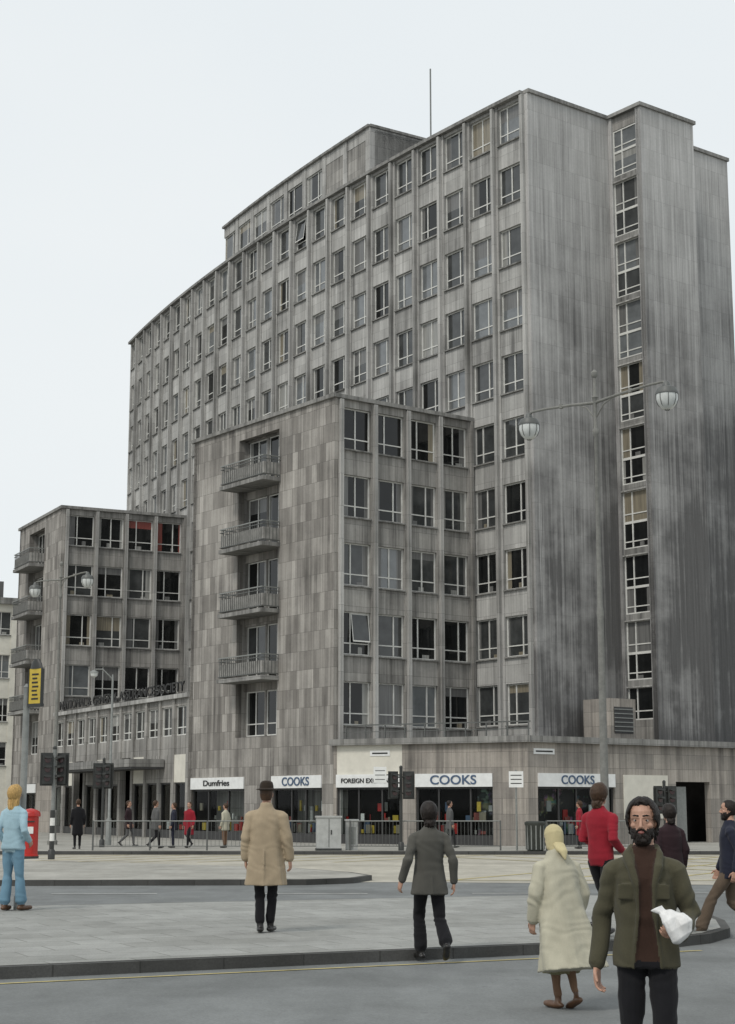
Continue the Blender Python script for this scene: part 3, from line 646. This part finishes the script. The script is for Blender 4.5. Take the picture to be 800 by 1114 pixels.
def locks(n,style,rl=.0085):
    P=[]; D=math.radians
    for i in range(n):
        ph=random.uniform(-math.pi,math.pi); a=abs(ph); sg=1 if ph>0 else -1
        e0=D(random.uniform(55,88)); drift=0
        thick=1.14 if style!='short' else 1.05
        hang=0
        if a<D(48): e1=D(random.uniform(44,54)); drift=sg*D(random.uniform(10,35))
        elif a<D(80): e1=D(random.uniform(-8,12)) if style!='short' else D(random.uniform(10,30)); drift=sg*D(12)
        elif a<D(110): e1=D(random.uniform(-38,-20)) if style!='short' else D(random.uniform(-12,5)); hang=random.uniform(.0,.025) if style=='bushy' else 0
        else: e1=D(random.uniform(-55,-35)) if style!='short' else D(-35); hang={'bushy':random.uniform(.04,.085),'long':random.uniform(.12,.2),'short':0}[style]
        if style=='long' and a>D(80): hang=max(hang,random.uniform(.1,.18))
        pts=[];rd=[];w=random.uniform(0,6)
        for k in range(6):
            t=k/5; e=e0+(e1-e0)*t; p=ph+drift*t+.12*math.sin(w+t*7)
            pts.append(sp(e,p,thick+.10*math.sin(math.pi*t)*(1 if style!='short' else .2)+random.uniform(-.012,.022))); rd.append(rl*(1-.35*t))
        if hang:
            q=pts[-1]; pts.append(q+V((.006*math.sin(w),-.012,-hang*.5))); rd.append(rl*.75); pts.append(q+V((.01*math.sin(w+2),-.015,-hang))); rd.append(rl*.4)
        P.append(tube(pts,rd,6))
    return P
def headparts(M,hair,hm,beard=False,hat=False,skin='skin',fine=True):
    P=[]
    A=lambda part,m: P.append((xf(part,M),m))
    A(vr([(r[0],0,r[1],r[2],r[3]) for r in SK],n=24),skin)
    A(tube([(0,.088,.02),(0,.098,.004),(0,.108,-.016),(0,.112,-.028)],[.007,.0085,.010,.0115],10),skin)
    for sx in (-1,1):
        A(ell((sx*.0115,.102,-.031),.0075,.009,.007,8),skin)
        A(tube([(sx*.054,.058,.016),(sx*.042,.078,.027),(sx*.024,.089,.028),(sx*.006,.091,.022)],[.008,.010,.0095,.008],8),skin)
        A(tube([(sx*.045,.074,.0135),(sx*.031,.087,.0165),(sx*.017,.087,.0125)],[.0035,.0045,.0035],6),skin)
        A(tube([(sx*.043,.074,.0005),(sx*.031,.085,-.0025),(sx*.019,.086,.0005)],[.003,.004,.003],6),skin)
        A(ell((sx*.043,.060,-.022),.021,.022,.018,10),skin)
        A(ell((sx*.0735,-.004,-.004),.009,.018,.031,8),skin)
        A(tube([(sx*.050,.078,.032),(sx*.035,.0945,.0375),(sx*.014,.0965,.033)],[.0035,.005,.0042],6),hm)
    A(ell((0,.072,-.096),.022,.022,.017,8),skin)
    A(tube([(-.022,.084,-.0565),(-.009,.0945,-.0535),(.009,.0945,-.0535),(.022,.084,-.0565)],[.003,.005,.005,.003],8),'lips')
    A(tube([(-.018,.085,-.0625),(0,.0945,-.0645),(.018,.085,-.0625)],[.003,.006,.003],8),'lips')
    if hair=='scarf':
        A(vr([(r[0],0,r[1],r[2],r[3]) for r in [(-.17,-.05,.03,.03),(-.14,-.03,.07,.065),(-.1,-.005,.085,.085),(-.05,-.01,.09,.095),(0,-.018,.091,.1),(.04,-.018,.092,.104),(.08,-.014,.08,.095),(.112,-.012,.056,.068),(.13,-.012,.022,.025)]],n=22,jit=.012),hm)
    elif hair=='hatted':
        A(vr([(r[0],0,r[1],r[2],r[3]) for r in [(-.075,-.045,.056,.05),(-.04,-.04,.071,.062),(0,-.034,.078,.074),(.04,-.02,.080,.084),(.06,-.01,.080,.094)]],n=22,jit=.02),hm)
    elif hair:
        base=[(-.07,-.048,.058,.045),(-.04,-.046,.072,.058),(0,-.046,.077,.066),(.035,-.042,.079,.076),(.06,-.036,.078,.086),(.08,-.026,.07,.092),(.098,-.018,.058,.08),(.114,-.014,.04,.052),(.124,-.012,.018,.022)]
        A(vr([(r[0],0,r[1],r[2],r[3]) for r in base],n=22,jit=.02),hm)
        for l in locks({True:230,False:60}[fine],hair,.0085 if fine else .014): A(l,hm)
    if beard:
        A(vr([(-.138,0,.050,.030,.024),(-.122,0,.046,.047,.048),(-.1,0,.034,.054,.063),(-.076,0,.018,.061,.0715),(-.052,0,-.006,.067,.072),(-.02,0,-.03,.072,.055)],n=20,jit=.02),hm)
        for i in range(90 if fine else 0):
            ph=random.uniform(-1.35,1.35); z0=random.uniform(-.105,-.06)+.045*(abs(ph)/1.35); 
            r0=V((.062*math.sin(ph),.016+.074*math.cos(ph),z0)); ln_=random.uniform(.025,.045)
            r1=r0+V((.006*math.sin(ph),.007*math.cos(ph),-ln_*.5)); r2=r0+V((.002*math.sin(ph)+random.uniform(-.006,.006),.0,-ln_))
            A(tube([r0,r1,r2],[.006,.0055,.002],6),hm)
        for sx in (-1,1): A(tube([(0,.0985,-.041),(sx*.014,.0985,-.044),(sx*.027,.0885,-.055),(sx*.034,.08,-.075)],[.006,.0065,.006,.005],8),hm)
        A(tube([(-.013,.096,-.0595),(0,.100,-.0605),(.013,.096,-.0595)],[.0035,.0048,.0035],8),'lips')
    if hat:
        A(loft([(V((0,-.005,.05)),V((.12,0,0)),V((0,.142,0))),(V((0,-.005,.056)),V((.132,0,0)),V((0,.155,0))),(V((0,-.005,.064)),V((.12,0,0)),V((0,.142,0)))],24),'hat_brown')
        A(vr([(.045,0,-.008,.088,.108),(.1,0,-.008,.085,.103),(.14,0,-.008,.074,.094),(.158,0,-.008,.05,.075),(.163,0,-.008,.02,.05)],n=22),'hat_brown')
    return P
def handparts(w,d,pn,side,curl=1.0,skin='skin'):
    d=d.normalized(); pn=(pn-d*pn.dot(d)).normalized(); s=d.cross(pn)*side; P=[]
    P.append((loft([(w-d*.03,s*.026,pn*.02),(w,s*.027,pn*.02),(w+d*.03,s*.037,pn*.017),(w+d*.07,s*.042,pn*.015),(w+d*.092,s*.038,pn*.012)],12,2.6),skin))
    for j,(o,ln_) in enumerate(((.031,.07),(.0105,.079),(-.0105,.073),(-.031,.057))):
        p=w+d*.084+s*o; ang=.25*curl+.05*j; pts=[p]
        for seg in (.45,.3,.25):
            dd=(d*math.cos(ang)+pn*math.sin(ang)); p=p+dd*ln_*seg; pts.append(p); ang+=.42*curl
        P.append((tube(pts,[.0095,.009,.008,.007],8),skin))
    p=w+d*.025+s*.028; P.append((tube([p,p+(d*.6+s*.7+pn*.25).normalized()*.035,p+(d*.6+s*.7+pn*.25).normalized()*.035+(d*.9+s*.25+pn*.35).normalized()*.045],[.014,.012,.009],8),skin))
    return P
TORSO=[(.82,0,0,.13,.1),(.9,0,0,.16,.115),(1.0,0,0,.155,.108),(1.1,0,0,.148,.103),(1.2,0,0.005,.16,.113),(1.3,0,0,.17,.12),(1.38,0,-.005,.165,.11),(1.43,0,-.01,.13,.09),(1.465,0,-.015,.085,.07),(1.5,0,-.015,.058,.058)]
def person(name,loc,yaw,H,legs,arms,torso=None,mt='grey_suit',ml='trouser_black',ms=None,legr=(.085,.062,.05),armr=(.066,.055,.045),hair='short',hm='hair_black',headpos=(0,.0,1.637),headyaw=0,headpitch=0,
           beard=False,hat=False,coat=None,coatm=None,extra=None,paint=None,vox=.014,hvox=.006,shoe='shoe_black',folds=None,lean=None,detail=True,disp=.009,wx=1.0):
    e=empty(name,loc); e.rotation_euler=(0,0,yaw); e.scale=(H/1.75*wx,H/1.75,H/1.75)
    ms=ms or mt; P=[]; J=[]
    LM=lean or Matrix.Identity(4)
    P.append((xf(vr(torso or TORSO,n=24,p=2.4),LM),mt)); J.append((V((0,0,1.08)),.14))
    if coat: P.append((xf(vr(coat,n=36,p=2.3,folds=folds),LM),coatm or mt))
    for lg in legs:
        hip,kn,an,td=[V(x) for x in lg]; td=td.normalized(); J.append((kn,.12)); J.append((an+V((0,0,.06)),.09))
        mid=(hip+kn)/2; cal=kn+(an-kn)*.4
        P.append((tube([hip,mid,kn,cal,an+(kn-an)*.12],[legr[0],legr[0]*.9,legr[1],(legr[1]+legr[2])/2,legr[2]],14),ml))
        up=(V((0,0,1))-td*td.z).normalized(); bs=an-up*.05
        P.append((tube([bs-td*.05,bs+td*.03,bs+td*.12,bs+td*.18],[.038,.045,.047,.036],12,flat=.75),shoe))
        P.append((tube([an+(kn-an)*.1,an-up*.04],[legr[2]*.75,.04],10),shoe))
    P.append((xf(tube([(0,-.02,1.42),(headpos[0],headpos[1]-.012,headpos[2]-.06)],[.058,.052],12),LM),'skin'))
    for ar in arms:
        sh,el,wr=[V(x) for x in ar[:3]]; J.append((el,.13)); J.append((sh+V((0,0,-.05)),.08))
        P.append((tube([sh,(sh+el)/2,el,(el+wr)/2,wr],[armr[0],armr[0]*.88,armr[1],(armr[1]+armr[2])/2,armr[2]],14),ms))
        P.append((tube([V((sh.x*.22,sh.y-.012,sh.z+.05)),V((sh.x*.6,sh.y-.008,sh.z+.025)),sh+V((0,0,-.008))],[.045,.055,armr[0]*.95],12),ms))
    if extra: P+=extra
    b=bpy.data.objects.new('body',fuse('body',P,vox,3,paint,(disp,loc[0]*3.1,J) if detail else None)); b.parent=e; scene.collection.objects.link(b)
    M=LM@Matrix.Translation(headpos)@Matrix.Rotation(headyaw,4,'Z')@Matrix.Rotation(headpitch,4,'X')
    hd=bpy.data.objects.new('head',fuse('head',headparts(M,hair,hm,beard,hat,fine=detail),hvox,1)); hd.parent=e; scene.collection.objects.link(hd)
    if detail:
        ey=[]
        for sx in (-1,1):
            ey.append((xf(ell((sx*.031,.0795,.007),.0115,.0095,.0085,10),M),'eye_white')); ey.append((xf(ell((sx*.031,.0868,.0072),.0058,.0035,.0058,8),M),'eye_iris'))
        eo=bpy.data.objects.new('eyes',meshparts('eyes',ey)); eo.parent=e; scene.collection.objects.link(eo)
    for i,ar in enumerate(arms):
        sh,el,wr=[V(x) for x in ar[:3]]; d=(wr-el).normalized()
        if len(ar)>3: d=V(ar[3]).normalized()
        side=-1 if sh.x<0 else 1
        pn=V(ar[4]) if len(ar)>4 else V((-side,.25,0))
        HP=handparts(wr+d*.012,d,pn,side, ar[5] if len(ar)>5 else 1.0)
        ho=bpy.data.objects.new('hand_%d'%(i+1),fuse('hand',HP,.0055 if detail else .009,1)); ho.parent=e; scene.collection.objects.link(ho)
    return e
person('man_in_raincoat',(-1.26,20.84,0),math.radians(-4),1.80,
 [((-.085,0,.86),(-.075,.03,.47),(-.055,-.04,.09),(-.15,1,0)),((.085,0,.86),(.075,.05,.47),(.045,.09,.09),(.15,1,0))],
 [((-.185,-.01,1.375),(-.245,-.03,1.12),(-.25,.03,.87)),((.185,-.01,1.375),(.26,-.03,1.12),(.285,.02,.87))],
 mt='coat_tan',coat=[(.56,0,-.01,.25,.19),(.7,0,-.01,.235,.178),(.9,0,0,.207,.155),(1.05,0,0,.187,.14),(1.2,0,0,.19,.138),(1.33,0,-.005,.193,.135),(1.40,0,-.01,.165,.112),(1.45,0,-.015,.11,.088),(1.5,0,-.02,.07,.07)],
 armr=(.077,.066,.057),legr=(.08,.064,.056),hair='hatted',hm='hair_brown',hat=True,folds=(.06,7,False),disp=.011,
 extra=[(tube([(0,-.2,.58),(0,-.19,.8),(0,-.165,.98)],[.012,.012,.006],8),'coat_tan'),(vr([(1.44,0,-.02,.085,.08),(1.5,0,-.02,.08,.078),(1.53,0,-.02,.072,.072)],n=18),'coat_tan')],vox=.011)
person('man_in_tweed_jacket',(.67,18.3,-.12),math.radians(12),1.69,
 [((-.085,0,.88),(-.07,.2,.52),(-.07,.12,.11),(-.1,1,.0)),((.085,0,.88),(.11,-.04,.47),(.13,-.26,.2),(.1,.75,-.6))],
 [((-.175,-.01,1.37),(-.26,-.08,1.13),(-.31,.02,.9)),((.175,-.01,1.37),(.25,-.1,1.13),(.27,-.06,.88))],
 mt='tweed',coat=[(.74,0,-.01,.22,.165),(.85,0,-.01,.2,.15),(1.0,0,0,.17,.13),(1.1,0,0,.158,.122),(1.22,0,0,.17,.128),(1.33,0,-.005,.18,.13),(1.40,0,-.01,.155,.108),(1.45,0,-.015,.1,.08),(1.49,0,-.02,.065,.065)],
 armr=(.063,.053,.046),legr=(.088,.066,.078),hair='bushy',folds=(.04,6,False),extra=[(tube([(0,-.175,.75),(0,-.15,.9),(0,-.12,1.0)],[.01,.01,.005],8),'tweed'),(vr([(1.43,0,-.02,.08,.078),(1.49,0,-.025,.07,.068)],n=18),'tweed')],vox=.011,disp=.010)
LN=Matrix.Translation((0,0,.9))@Matrix.Rotation(math.radians(-9),4,'X')@Matrix.Translation((0,0,-.9))
person('elderly_woman',(1.63,14.2,-.12),math.radians(28),1.50,
 [((-.08,0,.86),(-.07,.04,.46),(-.04,.03,.085),(-.1,1,0)),((.08,0,.86),(.08,.02,.46),(.07,-.12,.13),(.1,.85,-.35))],
 [((-.19,.07,1.345),(-.285,.03,1.08),(-.27,.1,.84)),((.19,.07,1.345),(.285,.02,1.08),(.27,.12,.85))],
 mt='coat_cream',ml='stocking',shoe='shoe_brown',coat=[(.36,0,-.1,.34,.27),(.5,0,-.08,.31,.25),(.75,0,-.04,.265,.22),(.95,0,-.01,.235,.185),(1.15,0,0,.21,.165),(1.3,0,-.005,.2,.15),(1.39,0,-.01,.17,.122),(1.45,0,-.015,.12,.1),(1.51,0,-.02,.085,.085)],
 armr=(.08,.072,.062),legr=(.07,.055,.036),hair='scarf',hm='scarf_gold',lean=LN,headpitch=-.1,folds=(.08,6,False),vox=.011,disp=.012,
 extra=[(vr([(.33,.05,.1,.2,.16),(.6,.04,.08,.19,.16)],n=20),'skirt_olive'),(xf(tube([(0,-.08,1.56),(0,-.15,1.48),(0,-.17,1.40)],[.07,.055,.015],8,flat=.5),LN),'scarf_gold')])
def pb(c,n,m):
    if m=='jacket_olive' and n.y>.1 and .80<c.z<1.50:
        w=.035+max(0,(1.15-c.z))*.12+max(0,c.z-1.28)*.16
        if abs(c.x+.01)<w and c.y>.03: return 'sweater_brown' if c.z>.87 else 'trouser_black'
def lap(sx):
    pts=[(sx*.078-.01,.128,.83),(sx*.058-.01,.132,1.0),(sx*.044-.01,.133,1.15),(sx*.046-.01,.135,1.28),(sx*.075-.01,.112,1.385),(sx*.088,.045,1.45),(sx*.068,-.035,1.49)]
    return (tube(pts,[.012,.012,.013,.022,.03,.028,.024],8),'jacket_olive')
def pocket(x): return (loft([(V((x,.116,1.2)),V((.045,0,0)),V((0,.016,0))),(V((x,.12,1.29)),V((.045,0,0)),V((0,.016,0)))],16,5),'jacket_olive')
person('bearded_man',(1.53,9.3,-.12),math.radians(168),1.69,
 [((-.085,0,.88),(-.1,.1,.48),(-.09,.02,.09),(-.15,1,0)),((.085,0,.88),(.095,.02,.48),(.11,-.2,.15),(.15,.85,-.4))],
 [((-.17,0,1.365),(-.255,-.03,1.12),(-.195,.19,1.02),(.5,.8,.05),(.35,-.2,1),1.1),((.17,0,1.365),(.245,-.05,1.1),(.28,.02,.84),(0,.12,-1),(-1,.3,0),1.1)],
 mt='jacket_olive',coat=[(.83,0,0,.19,.138),(.92,0,0,.184,.132),(1.05,0,0,.17,.122),(1.2,0,0,.17,.128),(1.32,0,-.005,.174,.132),(1.39,0,-.01,.15,.112),(1.44,0,-.015,.1,.082),(1.48,0,-.015,.066,.066)],
 armr=(.068,.057,.047),legr=(.088,.064,.06),hair='bushy',beard=True,vox=.0075,hvox=.0032,paint=pb,folds=(.03,7,False),headyaw=math.radians(-4),headpitch=-.03,disp=.011,
 extra=[lap(-1),lap(1),(vr([(1.40,0,0,.078,.085),(1.46,0,0,.068,.07),(1.5,0,0,.062,.062)],n=18),'sweater_brown'),
        (vr([(.82,0,0,.13,.105),(.9,0,0,.15,.115)],n=20),'trouser_black'),pocket(-.105),pocket(.105)],shoe='shoe_brown')
# crumpled carrier bag with a neck gathered in the hand
bp=[(vr([(-.10,.01,.0,.03,.02),(-.085,.0,.0,.065,.04),(-.03,-.005,.01,.078,.05),(.03,.0,.01,.066,.045),(.06,.015,.0,.04,.03),(.085,.03,-.01,.022,.018),(.12,.045,-.01,.035,.012)],n=26,p=2.6,jit=.10),'bag_white')]
bo=bpy.data.objects.new('carrier_bag',fuse('bag',bp,.004,1,None,(.009,3,[(V((0,0,0)),.2)]))); scene.collection.objects.link(bo); bo.parent=bpy.data.objects['bearded_man']; bo.location=(-.175,.30,1.09); bo.rotation_euler=(.2,.5,.2)
STAND=[((-.085,0,.88),(-.09,.02,.48),(-.09,-.03,.09),(-.2,1,0)),((.085,0,.88),(.09,.03,.48),(.09,.03,.09),(.2,1,0))]
WALK=[((-.085,0,.88),(-.09,.17,.52),(-.085,.2,.09),(-.1,1,.15)),((.085,0,.88),(.09,.0,.47),(.09,-.3,.19),(.1,.75,-.6))]
ARMS=[((-.175,0,1.37),(-.23,-.04,1.12),(-.24,.06,.87)),((.175,0,1.37),(.23,-.05,1.12),(.24,.04,.87))]
person('man_in_red_sweater',(2.78,20,0),math.radians(-40),1.79,WALK,
 [((-.17,0,1.37),(-.24,.0,1.12),(-.17,.2,1.05)),((.17,0,1.37),(.23,-.1,1.12),(.22,.1,1.0))],mt='sweater_red',armr=(.068,.058,.046),hair='bushy',hm='hair_brown',legr=(.09,.066,.07),vox=.012)
person('dark_haired_woman',(3.82,21.2,0),math.radians(20),1.55,WALK,ARMS,mt='maroon',ml='maroon',hair='bushy',hm='hair_black',vox=.014,coat=[(.6,0,0,.2,.16),(.9,0,0,.2,.14),(1.1,0,0,.17,.125),(1.3,0,0,.178,.13),(1.41,0,0,.14,.1),(1.47,0,0,.08,.07)])
person('man_in_navy_jacket',(4.58,21.2,-.12),math.radians(80),1.72,
 [((-.085,0,.88),(-.09,.24,.55),(-.085,.42,.12),(-.1,1,.25)),((.085,0,.88),(.09,.0,.47),(.09,-.36,.2),(.1,.7,-.65))],
 [((-.175,0,1.37),(-.22,-.1,1.14),(-.23,-.05,.88)),((.175,0,1.37),(.23,.04,1.13),(.22,.14,.89))],mt='navy',ml='trouser_brown',shoe='shoe_brown',legr=(.095,.07,.085),armr=(.068,.056,.047),beard=True,
 coat=[(.78,0,0,.2,.15),(.95,0,0,.19,.14),(1.1,0,0,.175,.13),(1.3,0,0,.18,.132),(1.4,0,0,.155,.11),(1.45,0,0,.11,.08),(1.5,0,0,.07,.065)],hair='short',vox=.012)
person('blonde_woman',(-5.3,25.1,0),math.radians(-25),1.83,
 [((-.08,0,.88),(-.09,.02,.48),(-.1,-.03,.09),(-.2,1,0)),((.08,0,.88),(.09,.05,.48),(.1,.1,.09),(.2,1,0))],
 [((-.16,0,1.37),(-.23,-.06,1.12),(-.2,.1,.92)),((.16,0,1.37),(.24,-.08,1.12),(.2,.1,.98))],mt='vest_blue',ms='vest_blue',ml='jeans_blue',shoe='shoe_brown',legr=(.09,.062,.085),armr=(.06,.05,.042),hair='long',hm='hair_blonde',
 coat=[(.86,0,0,.185,.135),(.95,0,0,.17,.125),(1.08,0,0,.145,.11),(1.25,0,0,.155,.12),(1.38,0,0,.15,.11),(1.44,0,0,.11,.085),(1.48,0,0,.07,.065)],vox=.013)
far=[((-10.3,59.5,0),20,1.75,'trouser_black','trouser_black'),((-7.6,60,0),-60,1.7,'grey_suit','trouser_black'),((-7.1,61.3,0),90,1.62,'navy','navy'),
((-6.5,61,0),150,1.65,'sweater_red','trouser_black'),((-5.2,61.2,0),60,1.6,'coat_cream','stocking'),
((-9.0,63,0),-100,1.7,'maroon','grey_suit'),((7.6,60.0,0),80,1.68,'sweater_red','trouser_black'),((3.0,61.0,0),-80,1.7,'grey_suit','trouser_black')]
for i,(loc,yw,H,mt,ml) in enumerate(far):
    person('pedestrian',loc,math.radians(yw),H,WALK if i%2 else STAND,ARMS,mt=mt,ml=ml,hair=random.choice(('short','bushy','short')),hm=random.choice(('hair_black','hair_brown')),vox=.026,hvox=.014,detail=False,
       coat=[(.7 if i%3 else .5,0,0,.2,.15),(1.0,0,0,.175,.13),(1.3,0,0,.175,.13),(1.41,0,0,.14,.1),(1.47,0,0,.07,.065)])
# ------------------------------------------------------------------ world, sun, camera
w=bpy.data.worlds.new('World'); scene.world=w; w.use_nodes=True; nt=w.node_tree; bg=nt.nodes['Background']
sky=N(nt,'ShaderNodeTexSky'); sky.sky_type='NISHITA'; sky.sun_disc=False; sky.dust_density=4; sky.air_density=1.2
el=math.radians(48); d=V((-.45,-.62,0)).normalized(); az=math.atan2(d.x,d.y)
sky.sun_elevation=el; sky.sun_rotation=az
tc=N(nt,'ShaderNodeTexCoord'); nz=noise_n(nt,tc.outputs['Generated'],1.6,4,.5,(1,1,2.5))
cl=ramp(nt,nz,.3,.75,(8.3,8.85,9.15,1),(9.0,9.35,9.45,1))
nt.links.new(mixc(nt,.93,sky.outputs[0],cl),bg.inputs[0]); bg.inputs[1].default_value=.1
sd=bpy.data.lights.new('sun','SUN'); sd.energy=1.5; sd.angle=math.radians(12); sd.color=(1,.95,.88)
so=bpy.data.objects.new('sun',sd); scene.collection.objects.link(so); dv=V((d.x*math.cos(el),d.y*math.cos(el),math.sin(el))); so.rotation_euler=dv.to_track_quat('Z','Y').to_euler(); so.location=(0,0,60)
cd=bpy.data.cameras.new('camera'); cd.sensor_fit='HORIZONTAL'; cd.sensor_width=36; cd.lens=80.55; cd.clip_end=3000; cd.clip_start=.1
co=bpy.data.objects.new('camera',cd); scene.collection.objects.link(co); co.location=(0,0,1.55); co.rotation_euler=(math.radians(100.1),0,0); scene.camera=co
scene.view_settings.view_transform='Standard'; scene.view_settings.look='None'; scene.view_settings.exposure=0
